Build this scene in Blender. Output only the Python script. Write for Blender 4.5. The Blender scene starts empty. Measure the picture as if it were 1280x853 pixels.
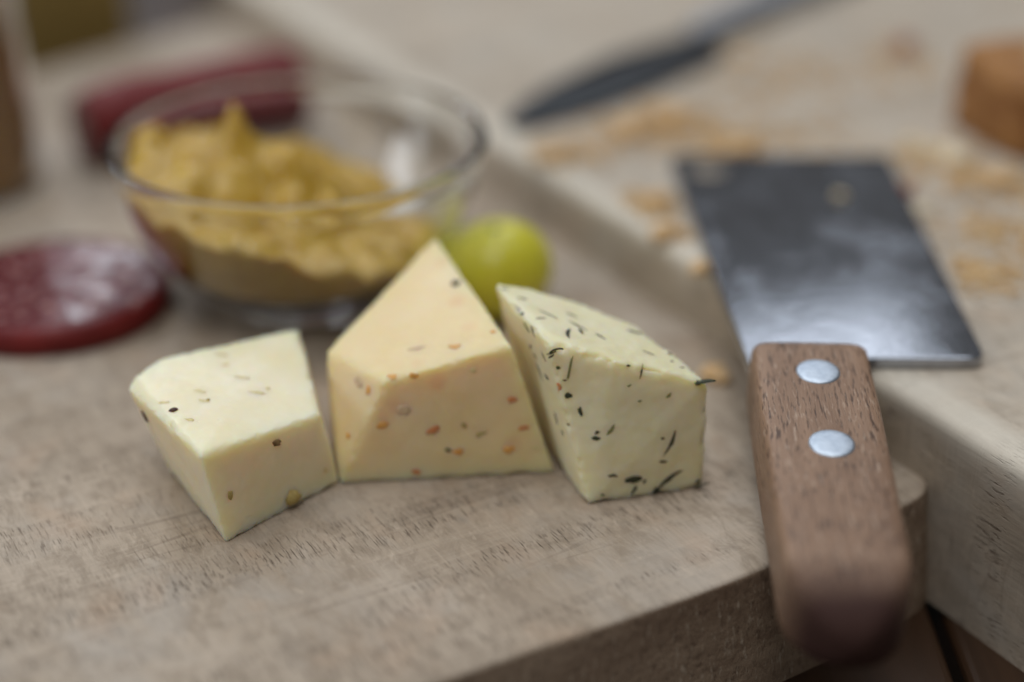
import bpy, bmesh, math, random
from mathutils import Vector, Matrix, noise
from mathutils.bvhtree import BVHTree

random.seed(7)
C = bpy.context.scene.collection
SC = bpy.context.scene
CM = 0.01                      # every length below is written in centimetres
R = math.radians


def V(*a):
    return Vector(a) * CM


# ------------------------------------------------------------------ camera
cd = bpy.data.cameras.new('camera')
cam = bpy.data.objects.new('camera', cd)
C.objects.link(cam)
cam.location = V(0, -25.56, 18.23)
cam.rotation_euler = (R(90 - 27), 0, 0)
cd.sensor_width = 36
cd.lens = 60
cd.clip_start = 0.01
cd.clip_end = 50
cd.dof.use_dof = True
cd.dof.focus_distance = 0.284
cd.dof.aperture_fstop = 3.6
cd.dof.aperture_blades = 0
SC.camera = cam

# ------------------------------------------------------------------ light: a dim room and two daylit windows
w = bpy.data.worlds.new('World')
SC.world = w
w.use_nodes = True
bg = w.node_tree.nodes['Background']
bg.inputs[0].default_value = (0.98, 0.97, 0.97, 1)
bg.inputs[1].default_value = 0.125


def area(name, loc, target, sx, sy, power, col, roll=0):
    l = bpy.data.lights.new(name, 'AREA')
    l.shape = 'RECTANGLE'
    l.size = sx * CM
    l.size_y = sy * CM
    l.energy = power
    l.color = col
    o = bpy.data.objects.new(name, l)
    C.objects.link(o)
    o.location = V(*loc)
    o.rotation_euler = ((V(*target) - V(*loc)).to_track_quat('-Z', 'Y').to_matrix() @ Matrix.Rotation(R(roll), 3, 'Z')).to_euler()
    return o


area('window_light', (22, 150, 114), (4, 2, 3.8), 66, 60, 2.6, (0.86, 0.92, 1.0), 14)
area('bright_window_light', (-60, 150, 92), (0, 5, 3), 24, 32, 3.6, (0.86, 0.92, 1.0))
area('ceiling_light', (-20, 30, 170), (0, 5, 0), 190, 160, 19.5, (0.92, 0.962, 1.0))
area('side_window_light', (-130, -20, 62), (0, 5, 3), 60, 60, 4.0, (0.92, 0.96, 1.0))
area('room_lamp_light', (-6, -58, 118), (0, 5, 3), 30, 30, 2.4, (1.0, 0.96, 0.90))

SC.view_settings.view_transform = 'Standard'
SC.view_settings.look = 'None'
SC.view_settings.exposure = 0.0
SC.view_settings.gamma = 1
SC.render.engine = 'CYCLES'
SC.cycles.use_denoising = True
SC.cycles.max_bounces = 14
SC.cycles.transmission_bounces = 12
SC.cycles.caustics_refractive = True
SC.cycles.sample_clamp_indirect = 6


# ------------------------------------------------------------------ node helpers
class Mat:
    def __init__(s, name):
        s.m = bpy.data.materials.new(name)
        s.m.use_nodes = True
        s.t = s.m.node_tree
        s.b = s.t.nodes['Principled BSDF']
        s.co = None

    def n(s, typ, **kw):
        nd = s.t.nodes.new(typ)
        for k, v in kw.items():
            if k in ('inp',):
                for i, x in v.items():
                    s.put(nd.inputs[i], x)
            else:
                setattr(nd, k, v)
        return nd

    def put(s, sock, x):
        if isinstance(x, bpy.types.NodeSocket):
            s.t.links.new(x, sock)
        elif isinstance(x, (tuple, list)) and sock.type == 'RGBA' and len(x) == 3:
            sock.default_value = (*x, 1)
        else:
            sock.default_value = x

    def set(s, **kw):
        for k, v in kw.items():
            s.put(s.b.inputs[k.replace('_', ' ')], v)
        return s

    def coords(s, scale=(1, 1, 1), rot=(0, 0, 0)):
        if s.co is None:
            s.co = s.n('ShaderNodeTexCoord').outputs['Object']
        return s.n('ShaderNodeMapping', inp={0: s.co, 2: rot, 3: scale}).outputs[0]

    def noise(s, scale=(1, 1, 1), detail=4, rough=.55, dist=0, rot=(0, 0, 0)):
        """noise with features per centimetre given for each axis"""
        k = tuple(x * 100 for x in scale)
        return s.n('ShaderNodeTexNoise', inp={'Vector': s.coords(k, rot), 'Scale': 1.0, 'Detail': detail, 'Roughness': rough, 'Distortion': dist}).outputs[0]

    def vor(s, scale, feat='F1', rnd=1):
        k = tuple(x * 100 for x in scale)
        v = s.n('ShaderNodeTexVoronoi', feature=feat, inp={'Vector': s.coords(k), 'Scale': 1.0, 'Randomness': rnd})
        return v.outputs[0], v.outputs[1]

    def ramp(s, x, stops, interp='LINEAR'):
        r = s.n('ShaderNodeValToRGB')
        r.color_ramp.interpolation = interp
        el = r.color_ramp.elements
        while len(el) < len(stops):
            el.new(.5)
        for e, (p, c) in zip(el, stops):
            e.position = p
            e.color = (*c, 1) if isinstance(c, tuple) else (c, c, c, 1)
        s.put(r.inputs[0], x)
        return r.outputs[0]

    def mix(s, f, a, b, mode='MIX'):
        nd = s.n('ShaderNodeMix', data_type='RGBA', blend_type=mode)
        s.put(nd.inputs[0], f)
        s.put(nd.inputs[6], a)
        s.put(nd.inputs[7], b)
        return nd.outputs[2]

    def math(s, op, a, b=0.0, clamp=False):
        nd = s.n('ShaderNodeMath', operation=op, use_clamp=clamp)
        s.put(nd.inputs[0], a)
        s.put(nd.inputs[1], b)
        return nd.outputs[0]

    def bump(s, h, dist_cm, strength=1.0, prev=None):
        nd = s.n('ShaderNodeBump', inp={'Strength': strength, 'Distance': dist_cm * CM, 'Height': h})
        if prev is not None:
            s.put(nd.inputs['Normal'], prev)
        s.put(s.b.inputs['Normal'], nd.outputs[0])
        return nd.outputs[0]


# ------------------------------------------------------------------ object helpers
def obj(name, bm_or_me, mat, parent=None, smooth=True, loc=None, rotz=0):
    if isinstance(bm_or_me, bmesh.types.BMesh):
        me = bpy.data.meshes.new(name)
        bm_or_me.normal_update()
        bm_or_me.to_mesh(me)
        bm_or_me.free()
    else:
        me = bm_or_me
    if smooth:
        for p in me.polygons:
            p.use_smooth = True
    if mat is not None and not me.materials:
        me.materials.append(mat)
    o = bpy.data.objects.new(name, me)
    C.objects.link(o)
    if parent:
        o.parent = parent
    if loc is not None:
        o.location = loc
    o.rotation_euler = (0, 0, rotz)
    return o


def tag(o, label, cat, group=None, kind=None):
    o['label'] = label
    o['category'] = cat
    if group:
        o['group'] = group
    if kind:
        o['kind'] = kind
    return o


def thing(name, label, cat, loc=(0, 0, 0), rotz=0, group=None):
    o = bpy.data.objects.new(name, None)
    C.objects.link(o)
    o.location = V(*loc)
    o.rotation_euler = (0, 0, rotz)
    o.empty_display_size = 0.02
    return tag(o, label, cat, group)


def lathe(profile, seg=96, closed=False):
    bm = bmesh.new()
    rings = []
    for r, z in profile:
        if r < 1e-5:
            rings.append([bm.verts.new(V(0, 0, z))])
        else:
            rings.append([bm.verts.new(V(r * math.cos(2 * math.pi * i / seg), r * math.sin(2 * math.pi * i / seg), z)) for i in range(seg)])
    pairs = list(zip(rings, rings[1:]))
    for a, b in pairs:
        for i in range(seg):
            j = (i + 1) % seg
            if len(a) == 1 and len(b) > 1:
                bm.faces.new((a[0], b[i], b[j]))
            elif len(b) == 1 and len(a) > 1:
                bm.faces.new((a[i], b[0], a[j]))
            elif len(a) > 1:
                bm.faces.new((a[i], b[i], b[j], a[j]))
    bmesh.ops.recalc_face_normals(bm, faces=bm.faces)
    return bm


def smooth_profile(pts, n=6):
    """Catmull-Rom through the points of a profile"""
    out = []
    for i in range(len(pts) - 1):
        p0, p1, p2, p3 = pts[max(i - 1, 0)], pts[i], pts[i + 1], pts[min(i + 2, len(pts) - 1)]
        for k in range(n):
            t = k / n
            out.append(tuple(.5 * (2 * b + (c - a) * t + (2 * a - 5 * b + 4 * c - d) * t * t + (3 * b - a - 3 * c + d) * t ** 3)
                             for a, b, c, d in zip(p0, p1, p2, p3)))
    out.append(pts[-1])
    return [(max(r, 0), z) for r, z in out]


def slab(pts, z0, z1, bevel, seg=4, flare=0.0):
    """outline (list of xy, anticlockwise) extruded from z0 to z1 with rounded edges"""
    bm = bmesh.new()
    cx = sum(p[0] for p in pts) / len(pts)
    cy = sum(p[1] for p in pts) / len(pts)
    lo = [bm.verts.new(V(x + flare * (1 if flare else 0) * (x - cx) / max(1, math.hypot(x - cx, y - cy)),
                         y + flare * (y - cy) / max(1, math.hypot(x - cx, y - cy)), z0)) for x, y in pts]
    hi = [bm.verts.new(V(x, y, z1)) for x, y in pts]
    bm.faces.new(list(reversed(lo)))
    bm.faces.new(hi)
    n = len(pts)
    for i in range(n):
        j = (i + 1) % n
        bm.faces.new((lo[i], lo[j], hi[j], hi[i]))
    ed = [e for e in bm.edges if all(abs(f.normal.length) >= 0 for f in e.link_faces)]
    bm.normal_update()
    ed = [e for e in bm.edges if len(e.link_faces) == 2 and e.calc_face_angle(0) > R(35)]
    if bevel:
        bmesh.ops.bevel(bm, geom=ed, offset=bevel * CM, segments=seg, profile=.5, affect='EDGES', clamp_overlap=True)
    return bm


def round_corner(poly, radii, n=8):
    """replace corners of a polygon by arcs; radii in cm (0 keeps the corner)"""
    out = []
    m = len(poly)
    for i in range(m):
        p = Vector(poly[i])
        r = radii[i]
        if r <= 0:
            out.append(tuple(p))
            continue
        a = (Vector(poly[i - 1]) - p).normalized()
        b = (Vector(poly[(i + 1) % m]) - p).normalized()
        for k in range(n + 1):
            t = k / n
            q0 = p + a * r
            q2 = p + b * r
            q = q0 * (1 - t) ** 2 + p * 2 * t * (1 - t) + q2 * t * t
            out.append(tuple(q))
    return out


def auto_smooth(o, ang=35):
    me = o.data
    bm = bmesh.new()
    bm.from_mesh(me)
    bm.normal_update()
    for e in bm.edges:
        e.smooth = not (len(e.link_faces) == 2 and e.calc_face_angle(0) > R(ang))
    bm.to_mesh(me)
    bm.free()


# ------------------------------------------------------------------ materials
def wood_board(name, light, dark, pore, seed, edge=False):
    m = Mat(name)
    # x runs along the grain
    big = m.noise((.10, .35, .3), 5, .6, .6)
    fine = m.noise((.9, 9, 9), 4, .6)
    col = m.ramp(big, [(.30, dark), (.52, tuple((a + b) / 2 for a, b in zip(light, dark))), (.70, light)])
    col = m.mix(m.math('MULTIPLY', m.ramp(fine, [(.35, 0.), (.7, 1.)]), .35), col, tuple(x * .72 for x in light))
    fib = m.noise((.75, 28, 14), 5, .7, .1)
    col = m.mix(m.math('MULTIPLY', m.ramp(fib, [(.48, 0.), (.66, 1.)]), .32), col, tuple(x * .6 for x in light))
    fib2 = m.noise((.8, 16, 14), 4, .65, .1)
    col = m.mix(m.math('MULTIPLY', m.ramp(fib2, [(.52, 0.), (.7, 1.)]), .2), col, tuple(min(1, x * 1.25) for x in light))
    mot = m.noise((1.3, 2.6, 2.2), 6, .72, .6)
    col = m.mix(m.ramp(mot, [(.40, .6), (.53, 0.)]), col, tuple(a * .78 for a in dark))
    # grey and reddish clouds, worn patches
    cl = m.ramp(m.noise((.45, .6, .6), 4, .6, .4), [(.48, 0.), (.72, .55)])
    col = m.mix(cl, col, (light[0] * .86, light[1] * .93, light[2] * 1.03))
    rd = m.ramp(m.noise((.7, .9, .8), 3, .5), [(.55, 0.), (.8, .45)])
    col = m.mix(rd, col, (light[0] * .95, light[1] * .78, light[2] * .66))
    # pores: short dark dashes, denser in cross bands left by the plane
    bands = m.ramp(m.noise((.85, .06, .1), 3, .6, .3), [(.42, .0), (.60, 1.)])
    p = m.noise((2.6, 34, 16), 3, .6)
    p2 = m.noise((4.0, 46, 16), 2, .6)
    pm = m.math('MULTIPLY', m.ramp(p, [(.565, 0.), (.66, 1.)]), bands)
    pm = m.math('MAXIMUM', pm, m.math('MULTIPLY', m.ramp(p2, [(.64, 0.), (.73, .8)]), bands))
    col = m.mix(m.math('MULTIPLY', pm, .85), col, pore)
    # pale cross lines: rough saw marks
    saw = m.ramp(m.noise((4.5, .16, .2), 3, .6, .2), [(.52, 0.), (.72, 1.)])
    col = m.mix(m.math('MULTIPLY', saw, .16), col, tuple(min(1, x * 1.3) for x in light))
    # thin dark plane lines across the grain
    ln = m.noise((.62, .025, .1), 3, .5, .15)
    lm = m.math('MULTIPLY', m.math('LESS_THAN', m.math('ABSOLUTE', m.math('SUBTRACT', ln, .5)), .006), m.ramp(m.noise((.4, .5, .4), 3), [(.42, 0.), (.6, 1.)]))
    col = m.mix(m.math('MULTIPLY', lm, .22), col, pore)
    # pale scuffs
    sc_ = m.ramp(m.noise((1.1, 2.3, 2), 5, .7, 1.2), [(.60, 0.), (.74, .55)])
    col = m.mix(sc_, col, tuple(min(1, x * 1.22) for x in light))
    if edge:
        yy = m.n('ShaderNodeSeparateXYZ', inp={0: m.coords((100, 100, 100))}).outputs[1]
        yy = m.math('ADD', yy, m.math('MULTIPLY', m.noise((.25, .8, .8), 3), .5))
        wz = m.n('ShaderNodeSeparateXYZ', inp={0: m.coords((100, 100, 100))}).outputs[2]
        em = m.math('MULTIPLY', m.ramp(m.math('MULTIPLY_ADD', yy, .5), [(.12, 0.), (.34, 1.)]), m.ramp(m.math('MULTIPLY', wz, .25), [(.80, 0.), (.87, 1.)]))
        col = m.mix(m.math('MULTIPLY', em, .7), col, (.70, .64, .54))
    # a few small stains
    d, _ = m.vor((.55, .7, .7))
    st = m.math('MULTIPLY', m.ramp(d, [(.04, 1.), (.12, 0.)]), m.ramp(m.noise((.5, .5, .5), 2), [(.5, 0.), (.6, .6)]))
    col = m.mix(st, col, tuple(x * .55 for x in light))
    m.set(Base_Color=col, Roughness=m.ramp(fine, [(.3, .55), (.7, .72)]), Specular_IOR_Level=.32)
    rough = m.noise((16, 26, 20), 3, .6)
    h = m.math('ADD', m.math('MULTIPLY', pm, -1.0), m.math('MULTIPLY', m.math('MULTIPLY', rough, bands), .5))
    h = m.math('ADD', h, m.math('MULTIPLY', saw, .35))
    h = m.math('ADD', h, m.math('MULTIPLY', fine, .4))
    h = m.math('ADD', h, m.math('MULTIPLY', fib, .5))
    m.bump(h, .018, .8)
    return m.m


M = {}
M['board_low'] = wood_board('pale_worn_wood', (.53, .438, .345), (.345, .268, .195), (.085, .055, .036), 1)
M['board_up'] = wood_board('pale_block_wood', (.60, .52, .42), (.46, .38, .295), (.15, .10, .07), 2, True)


m = Mat('rough_end_grain')
a_ = m.noise((9, 7, 5), 4, .7)
b_ = m.noise((.6, .5, 2.2), 5, .65, .5)
col = m.mix(m.ramp(b_, [(.35, 0.), (.65, 1.)]), (.25, .175, .12), (.40, .30, .215))
col = m.mix(m.math('MULTIPLY', m.ramp(a_, [(.52, 0.), (.68, 1.)]), .55), col, (.10, .062, .04))
c_ = m.noise((14, 11, 3), 3, .65)
col = m.mix(m.math('MULTIPLY', m.ramp(c_, [(.58, 0.), (.7, 1.)]), .6), col, (.62, .53, .42))
m.set(Base_Color=col, Roughness=.68, Specular_IOR_Level=.35)
m.bump(m.math('ADD', m.math('MULTIPLY', c_, .7), m.math('MULTIPLY', a_, -.8)), .05, .8)
M['board_end'] = m.m


def handle_wood():
    m = Mat('brown_handle_wood')
    big = m.noise((.25, 1.1, 1.1), 4, .6, .5)
    col = m.ramp(big, [(.3, (.205, .118, .072)), (.7, (.33, .205, .132))])
    p = m.noise((2.6, 20, 20), 3, .55)
    col = m.mix(m.math('MULTIPLY', m.ramp(p, [(.54, 0.), (.66, 1.)]), .85), col, (.06, .03, .019))
    q = m.noise((3.6, 17, 17), 3, .6, 0, (0, 0, .02))
    col = m.mix(m.math('MULTIPLY', m.ramp(q, [(.56, 0.), (.72, 1.)]), .5), col, (.56, .43, .33))
    # butt: darker end grain, with the shade of the end painted into its colour
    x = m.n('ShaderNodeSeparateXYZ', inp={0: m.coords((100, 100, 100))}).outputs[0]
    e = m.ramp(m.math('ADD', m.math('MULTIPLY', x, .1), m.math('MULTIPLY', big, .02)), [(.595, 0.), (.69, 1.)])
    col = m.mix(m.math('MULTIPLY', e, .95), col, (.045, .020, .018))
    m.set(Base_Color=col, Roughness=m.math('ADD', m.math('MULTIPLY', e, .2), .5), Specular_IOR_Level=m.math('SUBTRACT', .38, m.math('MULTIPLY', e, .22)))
    m.bump(m.math('SUBTRACT', m.math('MULTIPLY', q, .6), p), .02, .7)
    return m.m


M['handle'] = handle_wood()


def steel(name, col, r0, r1, smear=0.0):
    m = Mat(name)
    s = m.noise((1.2, 22, 10), 3, .6)
    sm = m.noise((.5, .4, .5), 6, .7, 1.4)
    grease = m.ramp(m.noise((.7, .55, .5), 5, .7, .8), [(.50, 0.), (.62, 1.)])
    c = m.mix(m.ramp(sm, [(.40, 0.), (.66, .6)]), col, tuple(x * .62 for x in col))
    c = m.mix(m.math('MULTIPLY', grease, smear), c, tuple(min(1, x * 2.0) for x in col))
    r = m.math('ADD', m.ramp(sm, [(.3, r0), (.7, r1)]), m.math('MULTIPLY', s, .05))
    r = m.math('ADD', r, m.math('MULTIPLY', grease, smear * .5))
    m.set(Metallic=1.0, Base_Color=c, Roughness=r)
    m.bump(m.math('ADD', m.math('MULTIPLY', s, .5), m.noise((5, 5, 5), 3)), .004, .25)
    return m.m


M['blade'] = steel('smeared_blade_steel', (.40, .42, .465), .03, .10, .12)
M['knife_steel'] = steel('dark_knife_steel', (.05, .054, .06), .32, .45)
m = Mat('rivet_aluminium')
m.set(Metallic=1.0, Base_Color=m.mix(m.ramp(m.noise((5, 5, 5), 4, .65), [(.35, 0.), (.65, 1.)]), (.42, .48, .56), (.60, .66, .74)), Roughness=m.ramp(m.noise((6, 6, 6), 3), [(.3, .4), (.7, .6)]))
m.bump(m.noise((7, 7, 7), 3), .01, .5)
M['rivet'] = m.m
M['knife_handle'] = steel('knife_handle_steel', (.34, .36, .40), .3, .45)


def cheese(name, a, b, sub, seed, mottle, radius=(1.0, .7, .3), scale=.35, pinky=None):
    m = Mat(name)
    col = m.mix(m.ramp(m.noise((.9, .9, .9), 4, .6, .3), [(.35, 0.), (.7, 1.)]), a, b)
    if pinky:
        d, _ = m.vor((1.35, 1.35, 1.35))
        col = m.mix(m.ramp(d, [(.10, .55), (.30, 0.)]), col, pinky)
    col = m.mix(m.ramp(m.noise((3.2, 3.2, 3.2), 3, .6), [(.55, 0.), (.75, mottle)]), col, tuple(min(1, x * 1.12) for x in a))
    m.set(Base_Color=col, Roughness=m.ramp(m.noise((5, 5, 5), 3), [(.3, .34), (.7, .5)]), Specular_IOR_Level=.5,
          Subsurface_Weight=sub, Subsurface_Radius=radius, Subsurface_Scale=scale * CM)
    f = m.noise((14, 14, 14), 4, .6)
    g = m.noise((2.2, 2.2, 2.2), 3, .5)
    drag = m.noise((.5, 7, 11), 3, .6)
    pit, _ = m.vor((4.2, 4.2, 4.2))
    pit = m.math('MULTIPLY', m.ramp(pit, [(.05, 1.), (.16, 0.)]), m.ramp(m.noise((1.1, 1.1, 1.1), 2), [(.5, 0.), (.6, 1.)]))
    h = m.math('ADD', m.math('MULTIPLY', f, .35), m.math('MULTIPLY', g, .5))
    h = m.math('ADD', h, m.math('MULTIPLY', drag, .3))
    h = m.math('SUBTRACT', h, m.math('MULTIPLY', pit, 1.2))
    m.bump(h, .009, .38)
    return m.m


M['cheese_cube'] = cheese('pale_ivory_cheese', (.89, .81, .60), (.87, .775, .49), .95, 1, .3, (1.0, .68, .26), .6)
M['cheese_wedge'] = cheese('peach_orange_cheese', (.88, .72, .45), (.86, .68, .365), .95, 2, .25, (1.0, .66, .2), .6, (.82, .55, .30))
M['cheese_herb'] = cheese('creamy_herb_cheese', (.85, .795, .56), (.81, .74, .45), .95, 3, .4, (1.0, .72, .28), .5)


def plain(name, a, b, sc, rough, sub=0, bumpd=.02, spec=.4, scale=.2):
    m = Mat(name)
    m.set(Base_Color=m.mix(m.ramp(m.noise((sc, sc, sc), 4, .6), [(.35, 0.), (.68, 1.)]), a, b), Roughness=rough, Specular_IOR_Level=spec)
    if sub:
        m.set(Subsurface_Weight=sub, Subsurface_Radius=(1, .6, .3), Subsurface_Scale=scale * CM)
    if bumpd:
        m.bump(m.noise((sc * 3, sc * 3, sc * 3), 4, .6), bumpd, .8)
    return m.m


M['seed_dark'] = plain('dark_brown_seed', (.05, .018, .012), (.11, .04, .022), 14, .4)
M['seed_brown'] = plain('brown_seed', (.16, .085, .03), (.30, .19, .08), 12, .45)
M['seed_tan'] = plain('tan_mustard_seed', (.42, .30, .09), (.56, .45, .17), 12, .5)
M['seed_faint'] = plain('pale_yellow_seed', (.76, .64, .28), (.82, .72, .40), 12, .5)
M['orange'] = plain('orange_pepper_fleck', (.78, .36, .07), (.84, .48, .15), 10, .45)
M['red'] = plain('red_pepper_fleck', (.60, .19, .07), (.76, .38, .15), 9, .45)
M['mauve'] = plain('mauve_fleck', (.66, .47, .29), (.74, .56, .34), 8, .5)
M['black'] = plain('dark_olive_fleck', (.035, .032, .02), (.09, .08, .045), 16, .5)
M['herb_dark'] = plain('dark_green_herb', (.022, .028, .014), (.06, .068, .03), 18, .5)
M['herb_olive'] = plain('olive_herb', (.16, .16, .055), (.28, .27, .10), 14, .5)
M['grape'] = None
m = Mat('green_grape_skin')
v = m.noise((.8, .8, 1.2), 4, .6, .5)
m.set(Base_Color=m.mix(m.ramp(v, [(.3, 0.), (.75, 1.)]), (.60, .565, .03), (.72, .66, .07)), Roughness=.28, Specular_IOR_Level=.45,
      Subsurface_Weight=.9, Subsurface_Radius=(1.0, .9, .15), Subsurface_Scale=.45 * CM, Coat_Weight=.1, Coat_Roughness=.4)
M['grape'] = m.m
m = Mat('clear_glass')
m.set(Base_Color=(.97, .985, .98), Roughness=.02, IOR=1.48, Transmission_Weight=1.0)
M['glass'] = m.m
m = Mat('wholegrain_mustard')
d, cc = m.vor((3.2, 3.2, 3.2))
col = m.mix(m.ramp(m.noise((1.3, 1.3, 1.3), 5, .65), [(.3, 0.), (.7, 1.)]), (.46, .275, .022), (.61, .40, .07))
col = m.mix(m.ramp(d, [(.12, .6), (.28, 0.)]), col, (.36, .19, .03))
m.set(Base_Color=col, Roughness=.2, Specular_IOR_Level=.5, Subsurface_Weight=.5, Subsurface_Radius=(1, .6, .15), Subsurface_Scale=.25 * CM)
m.bump(m.math('ADD', m.noise((2.5, 2.5, 2.5), 4, .65), m.math('MULTIPLY', d, -.6)), .06, .8)
M['mustard'] = m.m


def salami(name, a, b, fat, amt, spec, r0, r1):
    m = Mat(name)
    col = m.mix(m.ramp(m.noise((1.4, 1.4, 1.4), 4, .6), [(.3, 0.), (.7, 1.)]), a, b)
    d, _ = m.vor((2.6, 2.6, 2.6))
    col = m.mix(m.math('MULTIPLY', m.ramp(d, [(.17, 1.), (.33, 0.)]), amt), col, fat)
    m.set(Base_Color=col, Roughness=m.ramp(m.noise((2, 2, 2), 3), [(.3, r0), (.7, r1)]), Specular_IOR_Level=spec,
          Subsurface_Weight=.2, Subsurface_Radius=(1, .3, .2), Subsurface_Scale=.15 * CM)
    m.bump(m.math('ADD', m.noise((.9, .9, .9), 3, .6), m.math('MULTIPLY', d, .2)), .03, .6)
    return m.m


M['salami'] = salami('salami_meat', (.10, .018, .022), (.165, .044, .05), (.50, .29, .27), .9, .38, .18, .34)
M['casing'] = salami('salami_casing', (.13, .010, .011), (.21, .021, .020), (.20, .04, .035), .3, .25, .40, .55)
M['bread'] = plain('toasted_bread_crust', (.25, .10, .026), (.42, .20, .06), 1.3, .6, 0, .15)
M['bread_crumb'] = plain('bread_inside', (.55, .38, .20), (.68, .52, .32), 2.0, .8, 0, .12)
M['crumb'] = plain('orange_bread_crumb', (.60, .37, .16), (.72, .51, .29), 3, .7, .2, .05)
M['crumb_pale'] = plain('pale_bread_crumb', (.68, .54, .34), (.78, .68, .52), 3, .7, .2, .05)
M['crumb_red'] = plain('red_brown_crumb', (.22, .045, .02), (.34, .09, .04), 4, .6, .1, .04)
M['table'] = None
m = Mat('dark_stained_plank')
rnd = m.n('ShaderNodeObjectInfo').outputs['Random']
col = m.mix(m.ramp(m.noise((.9, .06, .5), 5, .6, .6), [(.3, 0.), (.7, 1.)]), (.018, .010, .006), (.055, .026, .012))
col = m.mix(m.math('MULTIPLY', rnd, .35), col, (.07, .032, .014))
m.set(Base_Color=col, Roughness=.38, Specular_IOR_Level=.5)
m.bump(m.noise((4, .25, 4), 4, .6), .02, .6)
M['table'] = m.m
M['amber'] = plain('amber_spread', (.40, .17, .015), (.52, .25, .03), 1, .35, .3)
M['olive_brown'] = plain('olive_brown_card', (.25, .17, .045), (.29, .20, .06), .6, .6)
M['tin'] = plain('grey_lid_metal', (.30, .30, .30), (.36, .36, .35), 2, .35)

# ------------------------------------------------------------------ table of planks
tb = thing('table', 'dark brown plank table under both cutting boards', 'table', (0, 0, 0))
bm = slab([(-6.1, -80), (6.1, -80), (6.1, 80), (-6.1, 80)], -2.5, 0, .18, 3)
plank_me = bpy.data.meshes.new('plank')
bm.to_mesh(plank_me)
bm.free()
for k in range(-7, 9):
    o = obj('plank', plank_me, M['table'], tb, smooth=False, loc=V(1.42 + 12.42 * k, 25, 0))
    o.rotation_euler = (0, 0, 0)

# ------------------------------------------------------------------ cutting boards
ANG = math.atan2(.867, -.498)       # direction of the grain of both boards


def rounded_slab(pts, h, b, flare, seg=5):
    """outline extruded to h; the upper edge is rounded with radius b, the foot flares outwards"""
    n = len(pts)
    nor = []
    for i in range(n):
        a = (Vector(pts[i]) - Vector(pts[i - 1])).normalized()
        c = (Vector(pts[(i + 1) % n]) - Vector(pts[i])).normalized()
        m_ = Vector((a.y + c.y, -a.x - c.x))
        m_ = m_ / max(m_.length_squared / 2, .4)
        nor.append(m_)
    bm = bmesh.new()
    rings = []
    lev = [(flare, 0)] + [(flare * (1 - k / 4), (h - b) * k / 4) for k in range(1, 5)]
    lev += [(-b * (1 - math.cos(math.pi / 2 * k / seg)), h - b + b * math.sin(math.pi / 2 * k / seg)) for k in range(1, seg + 1)]
    for off, z in lev:
        ring = []
        for p, q in zip(pts, nor):
            x, y = p[0] + q.x * off, p[1] + q.y * off
            w_ = .03 * noise.noise(Vector((x * .5, y * .5, z))) if 0 < z else 0
            ring.append(bm.verts.new(V(x + q.x * w_, y + q.y * w_, z)))
        rings.append(ring)
    for a, c in zip(rings, rings[1:]):
        for i in range(n):
            j = (i + 1) % n
            bm.faces.new((a[i], a[j], c[j], c[i]))
    bm.faces.new(list(reversed(rings[0])))
    bm.faces.new(rings[-1])
    return bm


def dense(pts, step=.6):
    out = []
    for i in range(len(pts)):
        a, c = Vector(pts[i]), Vector(pts[(i + 1) % len(pts)])
        k = max(1, int((c - a).length / step))
        out += [tuple(a + (c - a) * t / k) for t in range(k)]
    return out


def board(name, label, pts, radii, z0, z1, bev, mat, endmat, flare):
    o0 = Vector(pts[0])
    ca, sa = math.cos(-ANG), math.sin(-ANG)
    loc = [((x - o0.x) * ca - (y - o0.y) * sa, (x - o0.x) * sa + (y - o0.y) * ca) for x, y in pts]
    if sum(loc[i - 1][0] * loc[i][1] - loc[i][0] * loc[i - 1][1] for i in range(len(loc))) < 0:
        loc = [loc[0]] + loc[:0:-1]
        radii = [radii[0]] + radii[:0:-1]
    bm = rounded_slab(dense(round_corner(loc, radii, 10)), z1 - z0, bev, flare)
    o = obj(name, bm, mat, None, True, V(o0.x, o0.y, z0), ANG)
    auto_smooth(o, 30)
    o.data.materials.append(endmat)
    for p in o.data.polygons:
        if abs(p.normal.x) > .72:
            p.material_index = 1
        if p.normal.z > .999:
            p.use_smooth = False
    return tag(o, label, 'cutting board')


board('cutting_board', 'worn pale wooden cutting board carrying the three cheeses and the glass bowl',
      [(7.6, .12), (-9.4, 29.2), (-22.5, 13.5), (-8.6, -9.56), (4.17, -2.49), (6.3, -.95)], [.8, 1.5, 3, 2, 1.7, .7], 0, 2.3, .10, M['board_low'], M['board_end'], .25)
board('cutting_board', 'thicker pale wooden cutting board under the cleaver blade and bread crumbs',
      [(11.5, -7.05), (34, 5.9), (11.6, 45), (-10.95, 32)], [.8, 1, 1, 1], 0.0, 3.7, .28, M['board_up'], M['board_end'], 0.0)


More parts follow.
